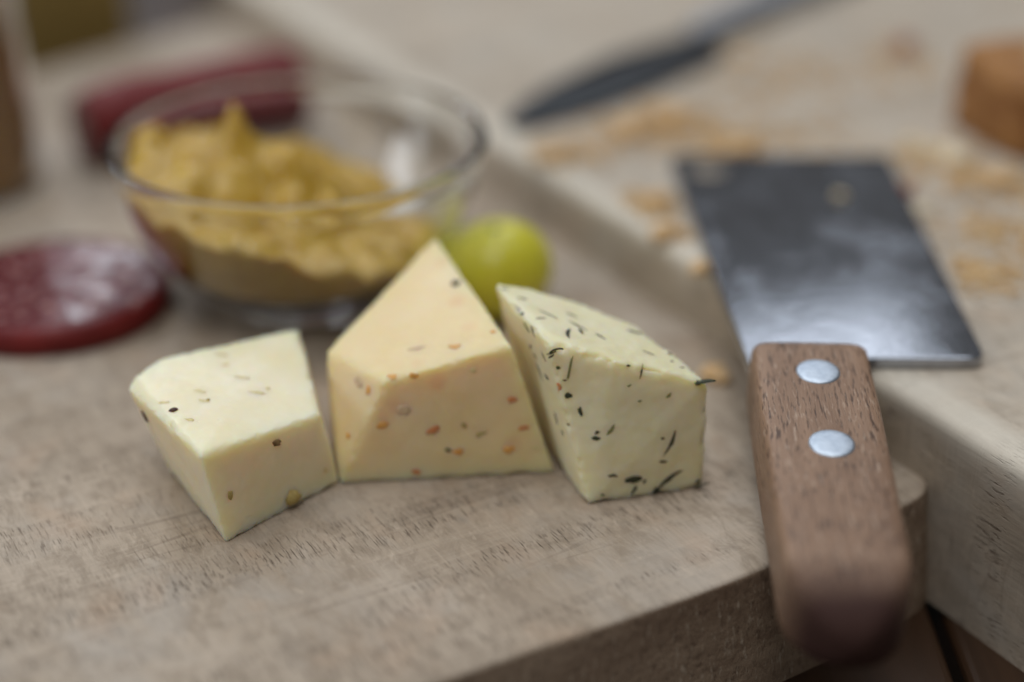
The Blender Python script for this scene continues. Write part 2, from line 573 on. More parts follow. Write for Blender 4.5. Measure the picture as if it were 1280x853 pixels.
# ------------------------------------------------------------------ cheeses
def cheese_block(name, label, pts, mat, base, voxel=.034, lump=.018, fine=.005, rag=1.0, seed=0):
    bm = bmesh.new()
    bx, by, bz = base
    for x, y, z in pts:
        bm.verts.new(V(x - bx, y - by, z - bz))
    bmesh.ops.convex_hull(bm, input=bm.verts)
    bm.normal_update()
    sharp = [(e.verts[0].co * 100, e.verts[1].co * 100) for e in bm.edges if len(e.link_faces) == 2 and e.calc_face_angle(0) > R(20)]
    me = bpy.data.meshes.new(name)
    bm.to_mesh(me)
    bm.free()
    tmp = bpy.data.objects.new('tmp', me)
    C.objects.link(tmp)
    md = tmp.modifiers.new('r', 'REMESH')
    md.mode = 'VOXEL'
    md.voxel_size = voxel * CM
    sm = tmp.modifiers.new('s', 'SMOOTH')
    sm.factor = .5
    sm.iterations = 5
    dg = bpy.context.evaluated_depsgraph_get()
    me2 = bpy.data.meshes.new_from_object(tmp.evaluated_get(dg))
    bpy.data.objects.remove(tmp)
    nrm = [v.normal.copy() for v in me2.vertices]
    off = Vector((seed * 3.1, seed * 1.7, 0))
    for v, nn in zip(me2.vertices, nrm):
        p = v.co * 100 + off
        q = v.co * 100
        best = 9
        for e0, e1 in sharp:
            ed = e1 - e0
            t = min(1, max(0, (q - e0).dot(ed) / ed.dot(ed)))
            best = min(best, (q - e0 - ed * t).length)
        near = math.exp(-(best / .07) ** 2) if best < .25 else 0
        chip = near * (.05 * max(0, noise.noise(p * 2.6) + .15) + .045 * max(0, noise.noise(p * 7) + .05)) * rag
        d = -chip + lump * noise.noise(p * 1.1) + lump * .5 * noise.noise(p * 2.7) + fine * noise.noise(p * 7.5)
        v.co += nn * d * CM
    o = obj(name, me2, mat, None, True, V(bx, by, bz))
    return tag(o, label, 'cheese')


cube = cheese_block('cheese_cube', 'pale ivory cheese cube with a few brown seeds, left of the orange wedge',
                    [(-4.77, -1.70, 2.3), (-3.04, .15, 2.3), (-6.1, .55, 2.3), (-4.25, 2.4, 2.3),
                     (-5.03, -1.90, 4.1), (-3.26, -.12, 3.87), (-3.95, 2.66, 4.08), (-4.15, 2.66, 4.1), (-6.30, 1.50, 4.1), (-6.62, .95, 4.08), (-6.70, .55, 4.0)],
                    M['cheese_cube'], (-4.7, .3, 2.3), seed=1)
wedge = cheese_block('cheese_wedge', 'peach orange cheese wedge with red and orange flecks, rising to a point in the middle',
                     [(-3.04, .12, 2.3), (.79, .5, 2.3), (-.7, 4.4, 2.3), (-1.9, 4.4, 2.3), (-3.33, 1.69, 2.3),
                      (-3.32, 1.58, 4.2), (-2.2, .41, 4.2), (0.0, .65, 4.8), (-1.46, 4.2, 5.3)],
                     M['cheese_wedge'], (-1.4, 1.8, 2.3), seed=2, lump=.015, fine=.004, rag=.8)
herb = cheese_block('cheese_wedge', 'creamy cheese wedge speckled with dark green herbs, leaning beside the orange wedge',
                    [(1.31, -.56, 2.3), (3.37, 0.0, 2.3), (.89, .67, 2.3), (3.0, 1.7, 2.3), (.35, 2.3, 2.3),
                     (.40, .62, 5.2), (.60, .12, 5.08), (1.02, .14, 5.06), (1.75, -.02, 4.82), (3.37, .1, 4.38),
                     (-.32, 2.0, 5.32), (-.24, 2.15, 5.3), (.86, 2.2, 5.0), (2.15, 1.75, 4.70)],
                    M['cheese_herb'], (1.8, .6, 2.3), seed=3, lump=.022, fine=.007, rag=1.6)


def bvh_of(o):
    me = o.data
    return BVHTree.FromPolygons([v.co for v in me.vertices], [tuple(p.vertices) for p in me.polygons])


def fleck(name, o, tree, p1, p2, width, mat, proud, rng):
    """an irregular flake or seed half sunk into the cheese; p1, p2 are its two ends on the surface (cm, world)"""
    a = Vector(p1) * CM - o.location
    b = Vector(p2) * CM - o.location
    a, na = tree.find_nearest(a)[:2]
    b, nb = tree.find_nearest(b)[:2]
    c = (a + b) / 2
    c2, nc = tree.find_nearest(c)[:2]
    nrm = (na + nb + nc).normalized()
    ax = b - a
    L = max(ax.length / 2, width * CM * .35)
    if ax.length < 1e-5:
        ax = nrm.orthogonal()
    ax = (ax - nrm * ax.dot(nrm)).normalized()
    ay = nrm.cross(ax)
    bm = bmesh.new()
    W = width * CM / 2
    n = 12
    rings = []
    hs = ((1.0, -.5), (1.04, .25), (.72, .85), (0, 1.0))
    jit = [1 + rng.uniform(-.38, .3) for _ in range(n)]
    bend = rng.uniform(-.5, .5) * W if L > 2.2 * W else 0
    for rr, hh in hs:
        if rr == 0:
            rings.append([bm.verts.new(Vector((0, bend, proud * CM)))])
            continue
        ring = []
        for i in range(n):
            t = 2 * math.pi * i / n
            x = math.cos(t) * L * rr * jit[i]
            y = math.sin(t) * W * rr * jit[(i * 5) % n] + bend * (1 - (x / L) ** 2 * 1.6)
            ring.append(bm.verts.new(Vector((x, y, proud * CM * hh))))
        rings.append(ring)
    for r0, r1 in zip(rings, rings[1:]):
        for i in range(n):
            j = (i + 1) % n
            if len(r1) == 1:
                bm.faces.new((r0[i], r0[j], r1[0]))
            else:
                bm.faces.new((r0[i], r0[j], r1[j], r1[i]))
    bm.faces.new(list(reversed(rings[0])))
    mat3 = Matrix((ax, ay, nrm)).transposed()
    for v in bm.verts:
        q = mat3 @ v.co + c2
        # follow the cheese where the flake is long
        if L > .09 * CM:
            s, sn = tree.find_nearest(q)[:2]
            if s is not None:
                q = s + sn * v.co.z
        v.co = q
    return obj(name, bm, M[mat], o)


#FLECKS
FLECKS = [  # cheese, kind, material, two ends on its surface, width, relief
    ('cube', 'seed', 'seed_dark', (-6.39, 0.19, 3.76), (-6.29, 0.15, 3.54), 0.099, 0.040),
    ('cube', 'seed', 'seed_dark', (-5.79, -0.42, 4.09), (-5.64, -0.38, 4.10), 0.110, 0.040),
    ('cube', 'seed', 'seed_brown', (-4.00, -0.88, 3.74), (-3.89, -0.78, 3.68), 0.109, 0.030),
    ('cube', 'seed', 'seed_tan', (-3.89, -0.75, 2.46), (-3.65, -0.51, 2.57), 0.265, 0.100),
    ('cube', 'seed', 'seed_tan', (-4.66, -1.56, 3.22), (-4.66, -1.55, 3.06), 0.081, 0.020),
    ('cube', 'seed', 'seed_faint', (-5.46, 0.29, 4.10), (-5.27, 0.23, 4.09), 0.084, 0.004),
    ('cube', 'seed', 'seed_faint', (-5.33, -0.03, 4.10), (-5.16, -0.12, 4.10), 0.083, 0.004),
    ('cube', 'seed', 'seed_faint', (-5.46, -0.70, 4.10), (-5.29, -0.78, 4.11), 0.082, 0.004),
    ('cube', 'seed', 'seed_faint', (-5.33, 1.71, 4.11), (-5.10, 1.56, 4.11), 0.087, 0.004),
    ('cube', 'seed', 'seed_faint', (-4.88, 0.80, 4.11), (-4.56, 0.72, 4.10), 0.085, 0.004),
    ('cube', 'seed', 'seed_faint', (-4.55, 0.27, 4.09), (-4.23, 0.29, 4.04), 0.084, 0.004),
    ('cube', 'seed', 'seed_faint', (-6.03, -0.09, 4.08), (-5.84, -0.12, 4.10), 0.084, 0.004),
    ('cube', 'seed', 'seed_faint', (-5.16, 1.25, 4.10), (-5.01, 1.25, 4.10), 0.086, 0.004),
    ('cube', 'seed', 'seed_faint', (-3.26, -0.10, 2.78), (-3.23, -0.06, 2.66), 0.084, 0.004),
    ('cube', 'seed', 'seed_tan', (-5.22, -0.04, 4.10), (-5.16, -0.05, 4.10), 0.056, 0.020),
    ('cube', 'seed', 'seed_faint', (-4.27, 0.44, 4.06), (-4.20, 0.45, 4.05), 0.070, 0.020),
    ('wedge', 'pepper_fleck', 'black', (-1.09, 2.66, 5.03), (-0.95, 2.66, 5.06), 0.161, 0.030),
    ('wedge', 'pepper_fleck', 'mauve', (-1.82, 1.12, 4.46), (-1.52, 1.14, 4.53), 0.070, 0.010),
    ('wedge', 'pepper_fleck', 'orange', (-1.10, 0.98, 4.61), (-0.89, 0.90, 4.64), 0.112, 0.006),
    ('wedge', 'pepper_fleck', 'orange', (-0.39, 1.12, 4.82), (-0.28, 1.09, 4.83), 0.098, 0.006),
    ('wedge', 'pepper_fleck', 'orange', (-2.36, 0.30, 3.37), (-2.16, 0.32, 3.42), 0.168, 0.006),
    ('wedge', 'pepper_fleck', 'red', (-1.50, 0.36, 3.21), (-1.27, 0.39, 3.31), 0.141, 0.006),
    ('wedge', 'pepper_fleck', 'mauve', (-2.01, 0.37, 3.67), (-1.76, 0.38, 3.66), 0.196, 0.006),
    ('wedge', 'pepper_fleck', 'red', (-0.08, 0.55, 3.77), (0.08, 0.57, 3.76), 0.112, 0.006),
    ('wedge', 'pepper_fleck', 'red', (0.10, 0.52, 3.21), (0.29, 0.54, 3.24), 0.113, 0.006),
    ('wedge', 'pepper_fleck', 'seed_tan', (-0.87, 0.44, 3.36), (-0.79, 0.44, 3.28), 0.084, 0.006),
    ('wedge', 'pepper_fleck', 'seed_tan', (-0.65, 0.43, 3.10), (-0.44, 0.46, 3.17), 0.085, 0.006),
    ('wedge', 'pepper_fleck', 'black', (-1.18, 0.35, 2.89), (-1.07, 0.35, 2.84), 0.071, 0.006),
    ('wedge', 'pepper_fleck', 'orange', (-1.03, 0.36, 2.83), (-0.86, 0.37, 2.82), 0.127, 0.006),
    ('wedge', 'pepper_fleck', 'orange', (-0.17, 0.44, 2.81), (0.05, 0.48, 2.83), 0.142, 0.006),
    ('wedge', 'pepper_fleck', 'red', (-1.78, 0.26, 2.50), (-1.61, 0.27, 2.45), 0.114, 0.006),
    ('wedge', 'pepper_fleck', 'orange', (-2.15, 0.53, 4.24), (-1.98, 0.48, 4.27), 0.111, 0.006),
    ('wedge', 'pepper_fleck', 'orange', (-1.77, 0.46, 4.30), (-1.63, 0.47, 4.29), 0.111, 0.006),
    ('wedge', 'pepper_fleck', 'orange', (-2.51, 0.63, 4.02), (-2.51, 0.54, 3.87), 0.112, 0.006),
    ('wedge', 'pepper_fleck', 'seed_faint', (-0.75, 0.54, 4.36), (-0.61, 0.56, 4.35), 0.083, 0.006),
    ('wedge', 'pepper_fleck', 'orange', (-2.89, 0.49, 3.15), (-2.89, 0.42, 3.05), 0.085, 0.006),
    ('wedge', 'pepper_fleck', 'seed_faint', (0.36, 0.51, 2.82), (0.49, 0.52, 2.82), 0.085, 0.006),
    ('wedge', 'pepper_fleck', 'mauve', (-2.75, 0.89, 4.04), (-2.64, 0.72, 3.93), 0.141, 0.006),
    ('herb', 'herb_fleck', 'herb_dark', (-0.23, 1.88, 5.30), (-0.05, 1.88, 5.26), 0.045, 0.009),
    ('herb', 'herb_fleck', 'herb_dark', (0.08, 1.62, 5.24), (0.28, 1.64, 5.19), 0.045, 0.009),
    ('herb', 'herb_fleck', 'herb_dark', (0.49, 1.29, 5.15), (0.79, 1.10, 5.08), 0.036, 0.009),
    ('herb', 'herb_fleck', 'herb_dark', (0.41, 0.90, 5.18), (0.58, 1.01, 5.14), 0.033, 0.009),
    ('herb', 'herb_fleck', 'herb_dark', (0.98, 0.79, 5.04), (0.96, 0.44, 5.06), 0.066, 0.009),
    ('herb', 'herb_fleck', 'herb_dark', (0.97, 1.12, 5.04), (1.29, 0.90, 4.96), 0.033, 0.009),
    ('herb', 'herb_fleck', 'herb_dark', (1.42, 0.87, 4.93), (1.61, 0.73, 4.87), 0.033, 0.009),
    ('herb', 'herb_fleck', 'herb_dark', (1.17, 0.90, 4.99), (1.22, 0.70, 4.98), 0.050, 0.009),
    ('herb', 'herb_fleck', 'herb_dark', (0.97, 1.47, 5.02), (1.17, 1.36, 4.97), 0.034, 0.009),
    ('herb', 'herb_fleck', 'herb_dark', (2.25, 0.64, 4.70), (2.48, 0.60, 4.62), 0.029, 0.009),
    ('herb', 'herb_fleck', 'herb_dark', (2.72, 0.51, 4.56), (2.80, 0.56, 4.53), 0.037, 0.009),
    ('herb', 'herb_fleck', 'herb_dark', (2.89, 0.37, 4.51), (2.98, 0.42, 4.48), 0.037, 0.009),
    ('herb', 'herb_fleck', 'herb_dark', (2.70, 0.80, 4.56), (2.79, 0.79, 4.53), 0.050, 0.009),
    ('herb', 'herb_fleck', 'herb_dark', (3.11, 0.06, 4.35), (3.24, 0.09, 4.37), 0.088, 0.009),
    ('herb', 'herb_fleck', 'herb_dark', (0.58, 0.21, 4.86), (0.84, 0.18, 5.01), 0.045, 0.009),
    ('herb', 'herb_fleck', 'herb_dark', (0.74, 0.06, 4.67), (0.82, 0.03, 4.69), 0.061, 0.009),
    ('herb', 'herb_fleck', 'herb_dark', (0.86, -0.09, 4.21), (1.04, -0.09, 4.21), 0.098, 0.009),
    ('herb', 'herb_fleck', 'herb_dark', (1.14, -0.15, 4.03), (1.19, -0.20, 3.86), 0.066, 0.009),
    ('herb', 'herb_fleck', 'herb_dark', (1.37, -0.30, 3.49), (1.50, -0.31, 3.49), 0.099, 0.009),
    ('herb', 'herb_fleck', 'herb_dark', (1.41, -0.29, 3.58), (1.50, -0.28, 3.62), 0.062, 0.009),
    ('herb', 'herb_fleck', 'herb_dark', (2.65, -0.16, 3.09), (2.82, -0.08, 3.50), 0.067, 0.009),
    ('herb', 'herb_fleck', 'herb_dark', (2.56, -0.16, 3.41), (2.63, -0.15, 3.40), 0.044, 0.009),
    ('herb', 'herb_fleck', 'herb_dark', (2.54, -0.21, 2.97), (2.68, -0.16, 2.94), 0.050, 0.009),
    ('herb', 'herb_fleck', 'herb_dark', (1.64, -0.42, 2.81), (1.82, -0.39, 2.79), 0.055, 0.009),
    ('herb', 'herb_fleck', 'herb_dark', (1.98, -0.35, 2.68), (2.22, -0.29, 2.69), 0.134, 0.009),
    ('herb', 'herb_fleck', 'herb_dark', (2.08, -0.33, 2.38), (2.16, -0.31, 2.54), 0.067, 0.009),
    ('herb', 'herb_fleck', 'herb_dark', (2.45, -0.23, 2.33), (2.56, -0.22, 2.45), 0.124, 0.009),
    ('herb', 'herb_fleck', 'herb_dark', (2.56, -0.22, 2.45), (2.91, -0.10, 2.71), 0.090, 0.009),
    ('herb', 'herb_fleck', 'herb_dark', (2.16, -0.04, 4.47), (2.22, 0.12, 4.70), 0.039, 0.009),
    ('herb', 'herb_fleck', 'herb_olive', (2.63, -0.03, 4.13), (2.71, -0.01, 4.21), 0.062, 0.009),
    ('herb', 'herb_fleck', 'herb_dark', (1.93, -0.02, 4.74), (2.01, 0.03, 4.72), 0.037, 0.009),
    ('herb', 'herb_fleck', 'herb_dark', (1.53, -0.48, 2.47), (1.60, -0.46, 2.45), 0.038, 0.009),
    ('herb', 'herb_fleck', 'herb_dark', (3.21, -0.04, 2.43), (3.31, 0.03, 2.46), 0.064, 0.009),
    ('herb', 'herb_fleck', 'herb_dark', (0.93, -0.13, 3.66), (1.01, -0.21, 3.71), 0.031, 0.009),
    ('herb', 'herb_fleck', 'herb_olive', (0.94, -0.03, 4.47), (1.02, 0.06, 4.87), 0.043, 0.009),
    ('herb', 'herb_fleck', 'herb_olive', (2.03, 1.34, 4.75), (2.30, 1.35, 4.66), 0.102, 0.009),
    ('herb', 'herb_fleck', 'herb_olive', (1.62, -0.29, 3.55), (1.76, -0.24, 3.72), 0.066, 0.009),
    ('herb', 'herb_fleck', 'red', (0.77, -0.00, 4.43), (0.80, -0.04, 4.24), 0.087, 0.009),
    ('herb', 'herb_fleck', 'herb_dark', (0.19, 0.96, 5.10), (0.30, 0.77, 4.98), 0.055, 0.009),
    ('herb', 'herb_fleck', 'herb_dark', (0.31, 0.84, 4.73), (0.32, 0.84, 4.62), 0.050, 0.009),
    ('herb', 'herb_fleck', 'herb_dark', (0.41, 0.72, 4.43), (0.53, 0.52, 4.19), 0.033, 0.009),
    ('herb', 'herb_fleck', 'herb_dark', (0.57, 0.38, 4.37), (0.64, 0.27, 4.32), 0.050, 0.009),
    ('herb', 'herb_fleck', 'herb_dark', (0.73, 0.24, 3.71), (0.80, 0.17, 3.47), 0.039, 0.009),
    ('herb', 'herb_fleck', 'herb_dark', (0.85, 0.07, 3.45), (0.89, 0.01, 3.35), 0.037, 0.009),
    ('herb', 'herb_fleck', 'herb_dark', (0.33, 0.74, 5.13), (0.39, 0.59, 5.00), 0.039, 0.009),
    ('herb', 'herb_fleck', 'herb_dark', (0.14, 1.12, 5.16), (0.21, 1.05, 5.20), 0.044, 0.009),
    ('herb', 'herb_fleck', 'herb_dark', (0.63, 0.12, 4.82), (0.72, 0.09, 4.90), 0.037, 0.009),
    ('herb', 'herb_fleck', 'herb_dark', (0.85, -0.02, 4.47), (0.93, -0.03, 4.48), 0.032, 0.009),
    ('herb', 'herb_fleck', 'herb_olive', (2.15, -0.12, 4.11), (2.21, -0.11, 4.11), 0.037, 0.009),
    ('herb', 'herb_fleck', 'herb_olive', (1.95, -0.10, 4.39), (2.03, -0.08, 4.41), 0.037, 0.009),
    ('herb', 'herb_fleck', 'herb_dark', (2.28, -0.28, 2.57), (2.32, -0.27, 2.65), 0.050, 0.009),
    ('herb', 'herb_fleck', 'herb_dark', (0.50, 0.39, 4.80), (0.57, 0.28, 4.69), 0.033, 0.009),
    ('herb', 'herb_fleck', 'herb_dark', (0.37, 0.76, 4.60), (0.43, 0.67, 4.50), 0.028, 0.009),
]
#ENDFLECKS
rngf = random.Random(3)
trees = {'cube': (cube, bvh_of(cube)), 'wedge': (wedge, bvh_of(wedge)), 'herb': (herb, bvh_of(herb))}
for which, name, mat, p1, p2, wd, pr_ in FLECKS:
    o, tr = trees[which]
    fleck(name, o, tr, p1, p2, wd, mat, pr_, rngf)

# a few leaves that stand out of the cut edges
def leaf(p0, p1, w_, bend):
    a, b = Vector(p0) * CM - herb.location, Vector(p1) * CM - herb.location
    ax = b - a
    side = ax.cross(Vector((0, 0, 1))).normalized() * w_ * CM * .5
    up = side.cross(ax).normalized()
    bm = bmesh.new()
    top_, und = [], []
    for k in range(7):
        t = k / 6
        c = a + ax * t + up * bend * CM * 4 * t * (1 - t)
        f = (.55 + .45 * math.sin(math.pi * min(t * 1.1, 1))) * (1 if k < 6 else .35)
        top_.append([bm.verts.new(c - side * f), bm.verts.new(c + up * .014 * CM), bm.verts.new(c + side * f)])
        und.append(bm.verts.new(c - up * .02 * CM))
    for k in range(6):
        for q in (0, 1):
            bm.faces.new((top_[k][q], top_[k][q + 1], top_[k + 1][q + 1], top_[k + 1][q]))
        bm.faces.new((top_[k][0], top_[k + 1][0], und[k + 1], und[k]))
        bm.faces.new((top_[k][2], und[k], und[k + 1], top_[k + 1][2]))
    bm.faces.new((top_[0][0], und[0], top_[0][2], top_[0][1]))
    bm.faces.new((top_[6][0], top_[6][1], top_[6][2], und[6]))
    bmesh.ops.recalc_face_normals(bm, faces=bm.faces)
    return obj('herb_leaf', bm, M['herb_dark'], herb)


leaf((3.12, .06, 4.36), (3.47, .02, 4.44), .16, .02)
leaf((.64, .02, 4.98), (.86, -.08, 5.10), .06, .03)
leaf((3.20, -.06, 2.36), (3.44, -.08, 2.45), .07, .01)

# ------------------------------------------------------------------ grape
bm = bmesh.new()
bmesh.ops.create_uvsphere(bm, u_segments=64, v_segments=40, radius=1)
for v in bm.verts:
    p = v.co.copy()
    v.co = Vector((p.x * 1.22, p.y * 1.12, p.z * 1.02 - .05 * math.exp(-((p.x ** 2 + p.y ** 2) / .03)) * (p.z > 0))) * (1 + .015 * noise.noise(p * 1.6)) * CM
g = obj('grape', bm, M['grape'], None, True, V(-.33, 7.1, 2.3 + 1.01))
g.rotation_euler = (R(8), R(-6), R(25))
tag(g, 'green grape lying behind the orange and herb cheese wedges', 'grape')
bm = lathe([(0, .03), (.07, .03), (.10, .0), (.11, -.05)], 16)
o = obj('stem_scar', bm, M['herb_olive'], g, True, V(0, 0, .99))

# ------------------------------------------------------------------ glass bowl and mustard
BX, BY, BZ = -4.46, 8.05, 2.3
outer = smooth_profile([(0, .07), (1.3, .07), (1.6, 0), (1.78, .04), (1.95, .2), (2.35, .52), (2.85, 1.0), (3.28, 1.6), (3.65, 2.4), (3.85, 3.05), (3.95, 3.3), (3.98, 3.44), (3.97, 3.55), (3.93, 3.61), (3.87, 3.63)], 5)
inner = smooth_profile([(3.87, 3.63), (3.80, 3.61), (3.75, 3.53), (3.73, 3.4), (3.68, 3.1), (3.47, 2.4), (3.10, 1.62), (2.64, 1.02), (2.05, .80), (1.5, .68), (0, .66)], 5)
bowl = obj('glass_bowl', lathe(outer + inner[1:], 128), M['glass'], None, True, V(BX, BY, BZ))
tag(bowl, 'small clear glass bowl holding mustard on the worn board', 'bowl')


def r_in(z):
    pts = sorted((zz, rr) for rr, zz in inner if rr <= 3.70)
    if z <= pts[0][0]:
        return pts[0][1]
    for (z0, r0), (z1, r1) in zip(pts, pts[1:]):
        if z <= z1:
            return r0 + (r1 - r0) * (z - z0) / max(z1 - z0, 1e-6)
    return pts[-1][1]


def heap(x, y):
    h = 2.12 - .30 * x - .03 * y
    h += .95 * math.exp(-((x + 1.0) ** 2 / 1.6 + (y - .1) ** 2 / 1.4))
    h += .45 * math.exp(-((x + 2.7) ** 2 / .35 + (y - .2) ** 2 / .8))
    h += .75 * math.exp(-((x - .2) ** 2 / .9 + (y + .4) ** 2 / .8))
    h -= .35 * math.exp(-((x + .5) ** 2 / .08 + (y + 1.1) ** 2 / .2))
    s = math.hypot((x + 1.32) * 1.0, y - .05)
    h += .95 * math.exp(-(s / .40) ** 1.4)
    p = Vector((x * 1.3, y * 1.3, 1.7))
    h += .40 * noise.noise(p) + .26 * noise.noise(p * 1.9) + .06 * noise.noise(p * 4.6)
    return h


bm = bmesh.new()
NS, NR = 120, 44
lim = []
for i in range(NS):
    t = 2 * math.pi * i / NS
    r = 3.5
    while r > .5:
        h = heap(r * math.cos(t), r * math.sin(t))
        if h >= .8 and r <= r_in(h) - .03:
            break
        r -= .02
    lim.append(r)
top = [[bm.verts.new(V(0, 0, heap(0, 0)))]]
for k in range(1, NR + 1):
    ring = []
    for i in range(NS):
        t = 2 * math.pi * i / NS
        r = lim[i] * k / NR
        x, y = r * math.cos(t), r * math.sin(t)
        ring.append(bm.verts.new(V(x, y, heap(x, y))))
    top.append(ring)
bot = []
NB = 14
for k in range(1, NB):
    ring = []
    for i in range(NS):
        t = 2 * math.pi * i / NS
        z1 = heap(lim[i] * math.cos(t), lim[i] * math.sin(t))
        z = z1 + (.70 - z1) * k / (NB - 1)
        r = min(r_in(z + .0) - .03, lim[i]) if k < NB - 1 else min(1.4, lim[i])
        ring.append(bm.verts.new(V(r * math.cos(t), r * math.sin(t), z)))
    bot.append(ring)
seq = top + bot + [[bm.verts.new(V(0, 0, .70))]]
for a, b in zip(seq, seq[1:]):
    for i in range(NS):
        j = (i + 1) % NS
        if len(a) == 1:
            bm.faces.new((a[0], b[i], b[j]))
        elif len(b) == 1:
            bm.faces.new((a[i], b[0], a[j]))
        else:
            bm.faces.new((a[i], b[i], b[j], a[j]))
bmesh.ops.recalc_face_normals(bm, faces=bm.faces)
mu = obj('mustard', bm, M['mustard'], None, True, V(BX, BY, BZ))
tag(mu, 'lumpy yellow mustard heaped to a peak inside the glass bowl', 'mustard')

# ------------------------------------------------------------------ salami slice
prof = [(0, .62), (1.2, .64), (1.9, .63), (2.2, .60), (2.36, .52), (2.42, .38), (2.42, .2), (2.36, .06), (2.25, 0), (0, 0)]
bm = lathe(smooth_profile(prof, 4), 96)
for v in bm.verts:
    p = v.co * 100
    rr = math.hypot(p.x, p.y)
    if rr > .01:
        v.co.x *= 1 + .03 * noise.noise(Vector((p.x * .5, p.y * .5, 3)))
        v.co.y *= 1 + .03 * noise.noise(Vector((p.x * .5, p.y * .5, 7)))
    if p.z > .3:
        v.co.z += (.07 * noise.noise(Vector((p.x * .8, p.y * .8, 1))) + .04 * noise.noise(Vector((p.x * 1.9, p.y * 1.9, 4)))) * CM
sal = obj('salami_slice', bm, M['salami'], None, True, V(-9.75, 7.35, 2.3))
tag(sal, 'thick round salami slice lying flat on the worn board beside the bowl', 'salami')
bm = lathe([(2.28, .585), (2.40, .53), (2.455, .38), (2.455, .2), (2.40, .05), (2.27, .004)], 96)
for v in bm.verts:
    p = v.co * 100
    v.co.x *= 1 + .03 * noise.noise(Vector((p.x * .5, p.y * .5, 3)))
    v.co.y *= 1 + .03 * noise.noise(Vector((p.x * .5, p.y * .5, 7)))
obj('casing', bm, M['casing'], sal)

# ------------------------------------------------------------------ salami stick behind the bowl
A, B = Vector((-11.0, 15.7)), Vector((-6.0, 19.2))
dirv = (B - A).normalized()
LEN = (B - A).length
stick = thing('salami_stick', 'dark red salami end piece lying behind the glass bowl', 'salami', (A.x, A.y, 2.3), math.atan2(dirv.y, dirv.x))
bm = bmesh.new()
rings = []
NSEG = 30
for k in range(NSEG + 1):
    t = k / NSEG
    x = LEN * t
    r = 1.0 + .14 * t + .03 * math.sin(t * 9)
    if t < .1:
        r *= .86 + 1.4 * t
    ring = []
    for i in range(28):
        a = 2 * math.pi * i / 28
        p = Vector((x, r * math.cos(a) + .25 * math.sin(t * 3.1), r * math.sin(a) * .95 + .98))
        p += Vector((0, math.cos(a), math.sin(a))) * .05 * noise.noise(p * 1.3)
        ring.append(bm.verts.new(p * CM))
    rings.append(ring)
for a, b in zip(rings, rings[1:]):
    for i in range(28):
        j = (i + 1) % 28
        bm.faces.new((a[i], a[j], b[j], b[i]))
bm.faces.new(list(reversed(rings[0])))
bm.faces.new(rings[-1])
bmesh.ops.recalc_face_normals(bm, faces=bm.faces)
obj('casing', bm, M['casing'], stick)
bm = bmesh.new()
for k, (dx, s) in enumerate(((-.012, .96), (-.05, .8), (-.06, 0))):
    pass
bmesh.ops.create_circle(bm, cap_ends=True, segments=28, radius=.74 * CM, matrix=Matrix.Translation(V(-.02, 0, .98)) @ Matrix.Rotation(R(90), 4, 'Y'))
bmesh.ops.solidify(bm, geom=bm.faces[:], thickness=.03 * CM)
obj('cut_face', bm, M['salami'], stick, False)

# ------------------------------------------------------------------ cleaver
cl = thing('cheese_cleaver', 'small steel cleaver with riveted brown wooden handle hanging over the board edge', 'cleaver', (5.25, 1.55, 3.7), 0)


def rel(x, y, z=0):
    return (x - 5.25, y - 1.55)


out = [rel(*p) for p in ((4.27, 1.2), (6.3, 1.2), (6.35, 1.82), (8.58, 1.80), (8.85, 12.15), (3.67, 12.15))]
out = round_corner(out, [0, 0, .15, .35, .25, .5], 6)
bm = slab(out, .02, .24, .04, 2)
blade = obj('blade', bm, M['blade'], cl, True)
auto_smooth(blade, 25)
# hanging hole near the tip
hx, hy = rel(4.5, 11.2)
cut_bm = bmesh.new()
bmesh.ops.create_cone(cut_bm, cap_ends=True, segments=40, radius1=.5 * CM, radius2=.5 * CM, depth=1 * CM, matrix=Matrix.Translation(V(hx, hy, .1)))
cme = bpy.data.meshes.new('cut')
cut_bm.to_mesh(cme)
cut_bm.free()
cob = bpy.data.objects.new('cut', cme)
C.objects.link(cob)
cob.location = cl.location
bpy.context.view_layer.update()
md = blade.modifiers.new('hole', 'BOOLEAN')
md.object = cob
md.operation = 'DIFFERENCE'
md.solver = 'EXACT'
dg = bpy.context.evaluated_depsgraph_get()
me2 = bpy.data.meshes.new_from_object(blade.evaluated_get(dg))
blade.modifiers.clear()
blade.data = me2
auto_smooth(blade, 20)
for p in me2.polygons:
    if abs(p.normal.z) > .99:
        p.use_smooth = False
bpy.data.objects.remove(cob)

# handle: x runs from the blade to the butt, drooping a little
hx0, hy0 = rel(5.25, 1.35)
HL, HW, HT = 7.2, 2.06, 1.5
bm = bmesh.new()
xs = [0, .04, .12, .3, 1, 2, 3, 4, 5] + [HL - 1.35 + 1.35 * math.sin(math.pi / 2 * k / 16) for k in range(17)]
rings = []
for x in xs:
    t = max(0, (x - HL + 1.35) / 1.35)
    fw = max(1 - t ** 1.9, 0) ** .55
    ft = max(1 - t ** 2.5, 0) ** .5
    if x < .12:
        fw, ft = fw * (1 - .06 * (1 - x / .12) ** 2), ft * (1 - .08 * (1 - x / .12) ** 2)
    ring = []
    for k in range(72):
        a = 2 * math.pi * k / 72
        ex = 2 / (7.5 - 4.0 * min(1, t * 1.6))
        cy = math.copysign(abs(math.cos(a)) ** ex, math.cos(a))
        cz = math.copysign(abs(math.sin(a)) ** ex, math.sin(a))
        wid = HW / 2 * (1 + .012 * math.sin(x * .6) - .09 * max(0, x / HL) ** 1.5)
        p = Vector((x, wid * cy * fw, HT / 2 * cz * ft))
        p += Vector((0, cy, cz)) * .012 * noise.noise(p * 1.1)
        ring.append(bm.verts.new(p * CM))
    rings.append(ring)
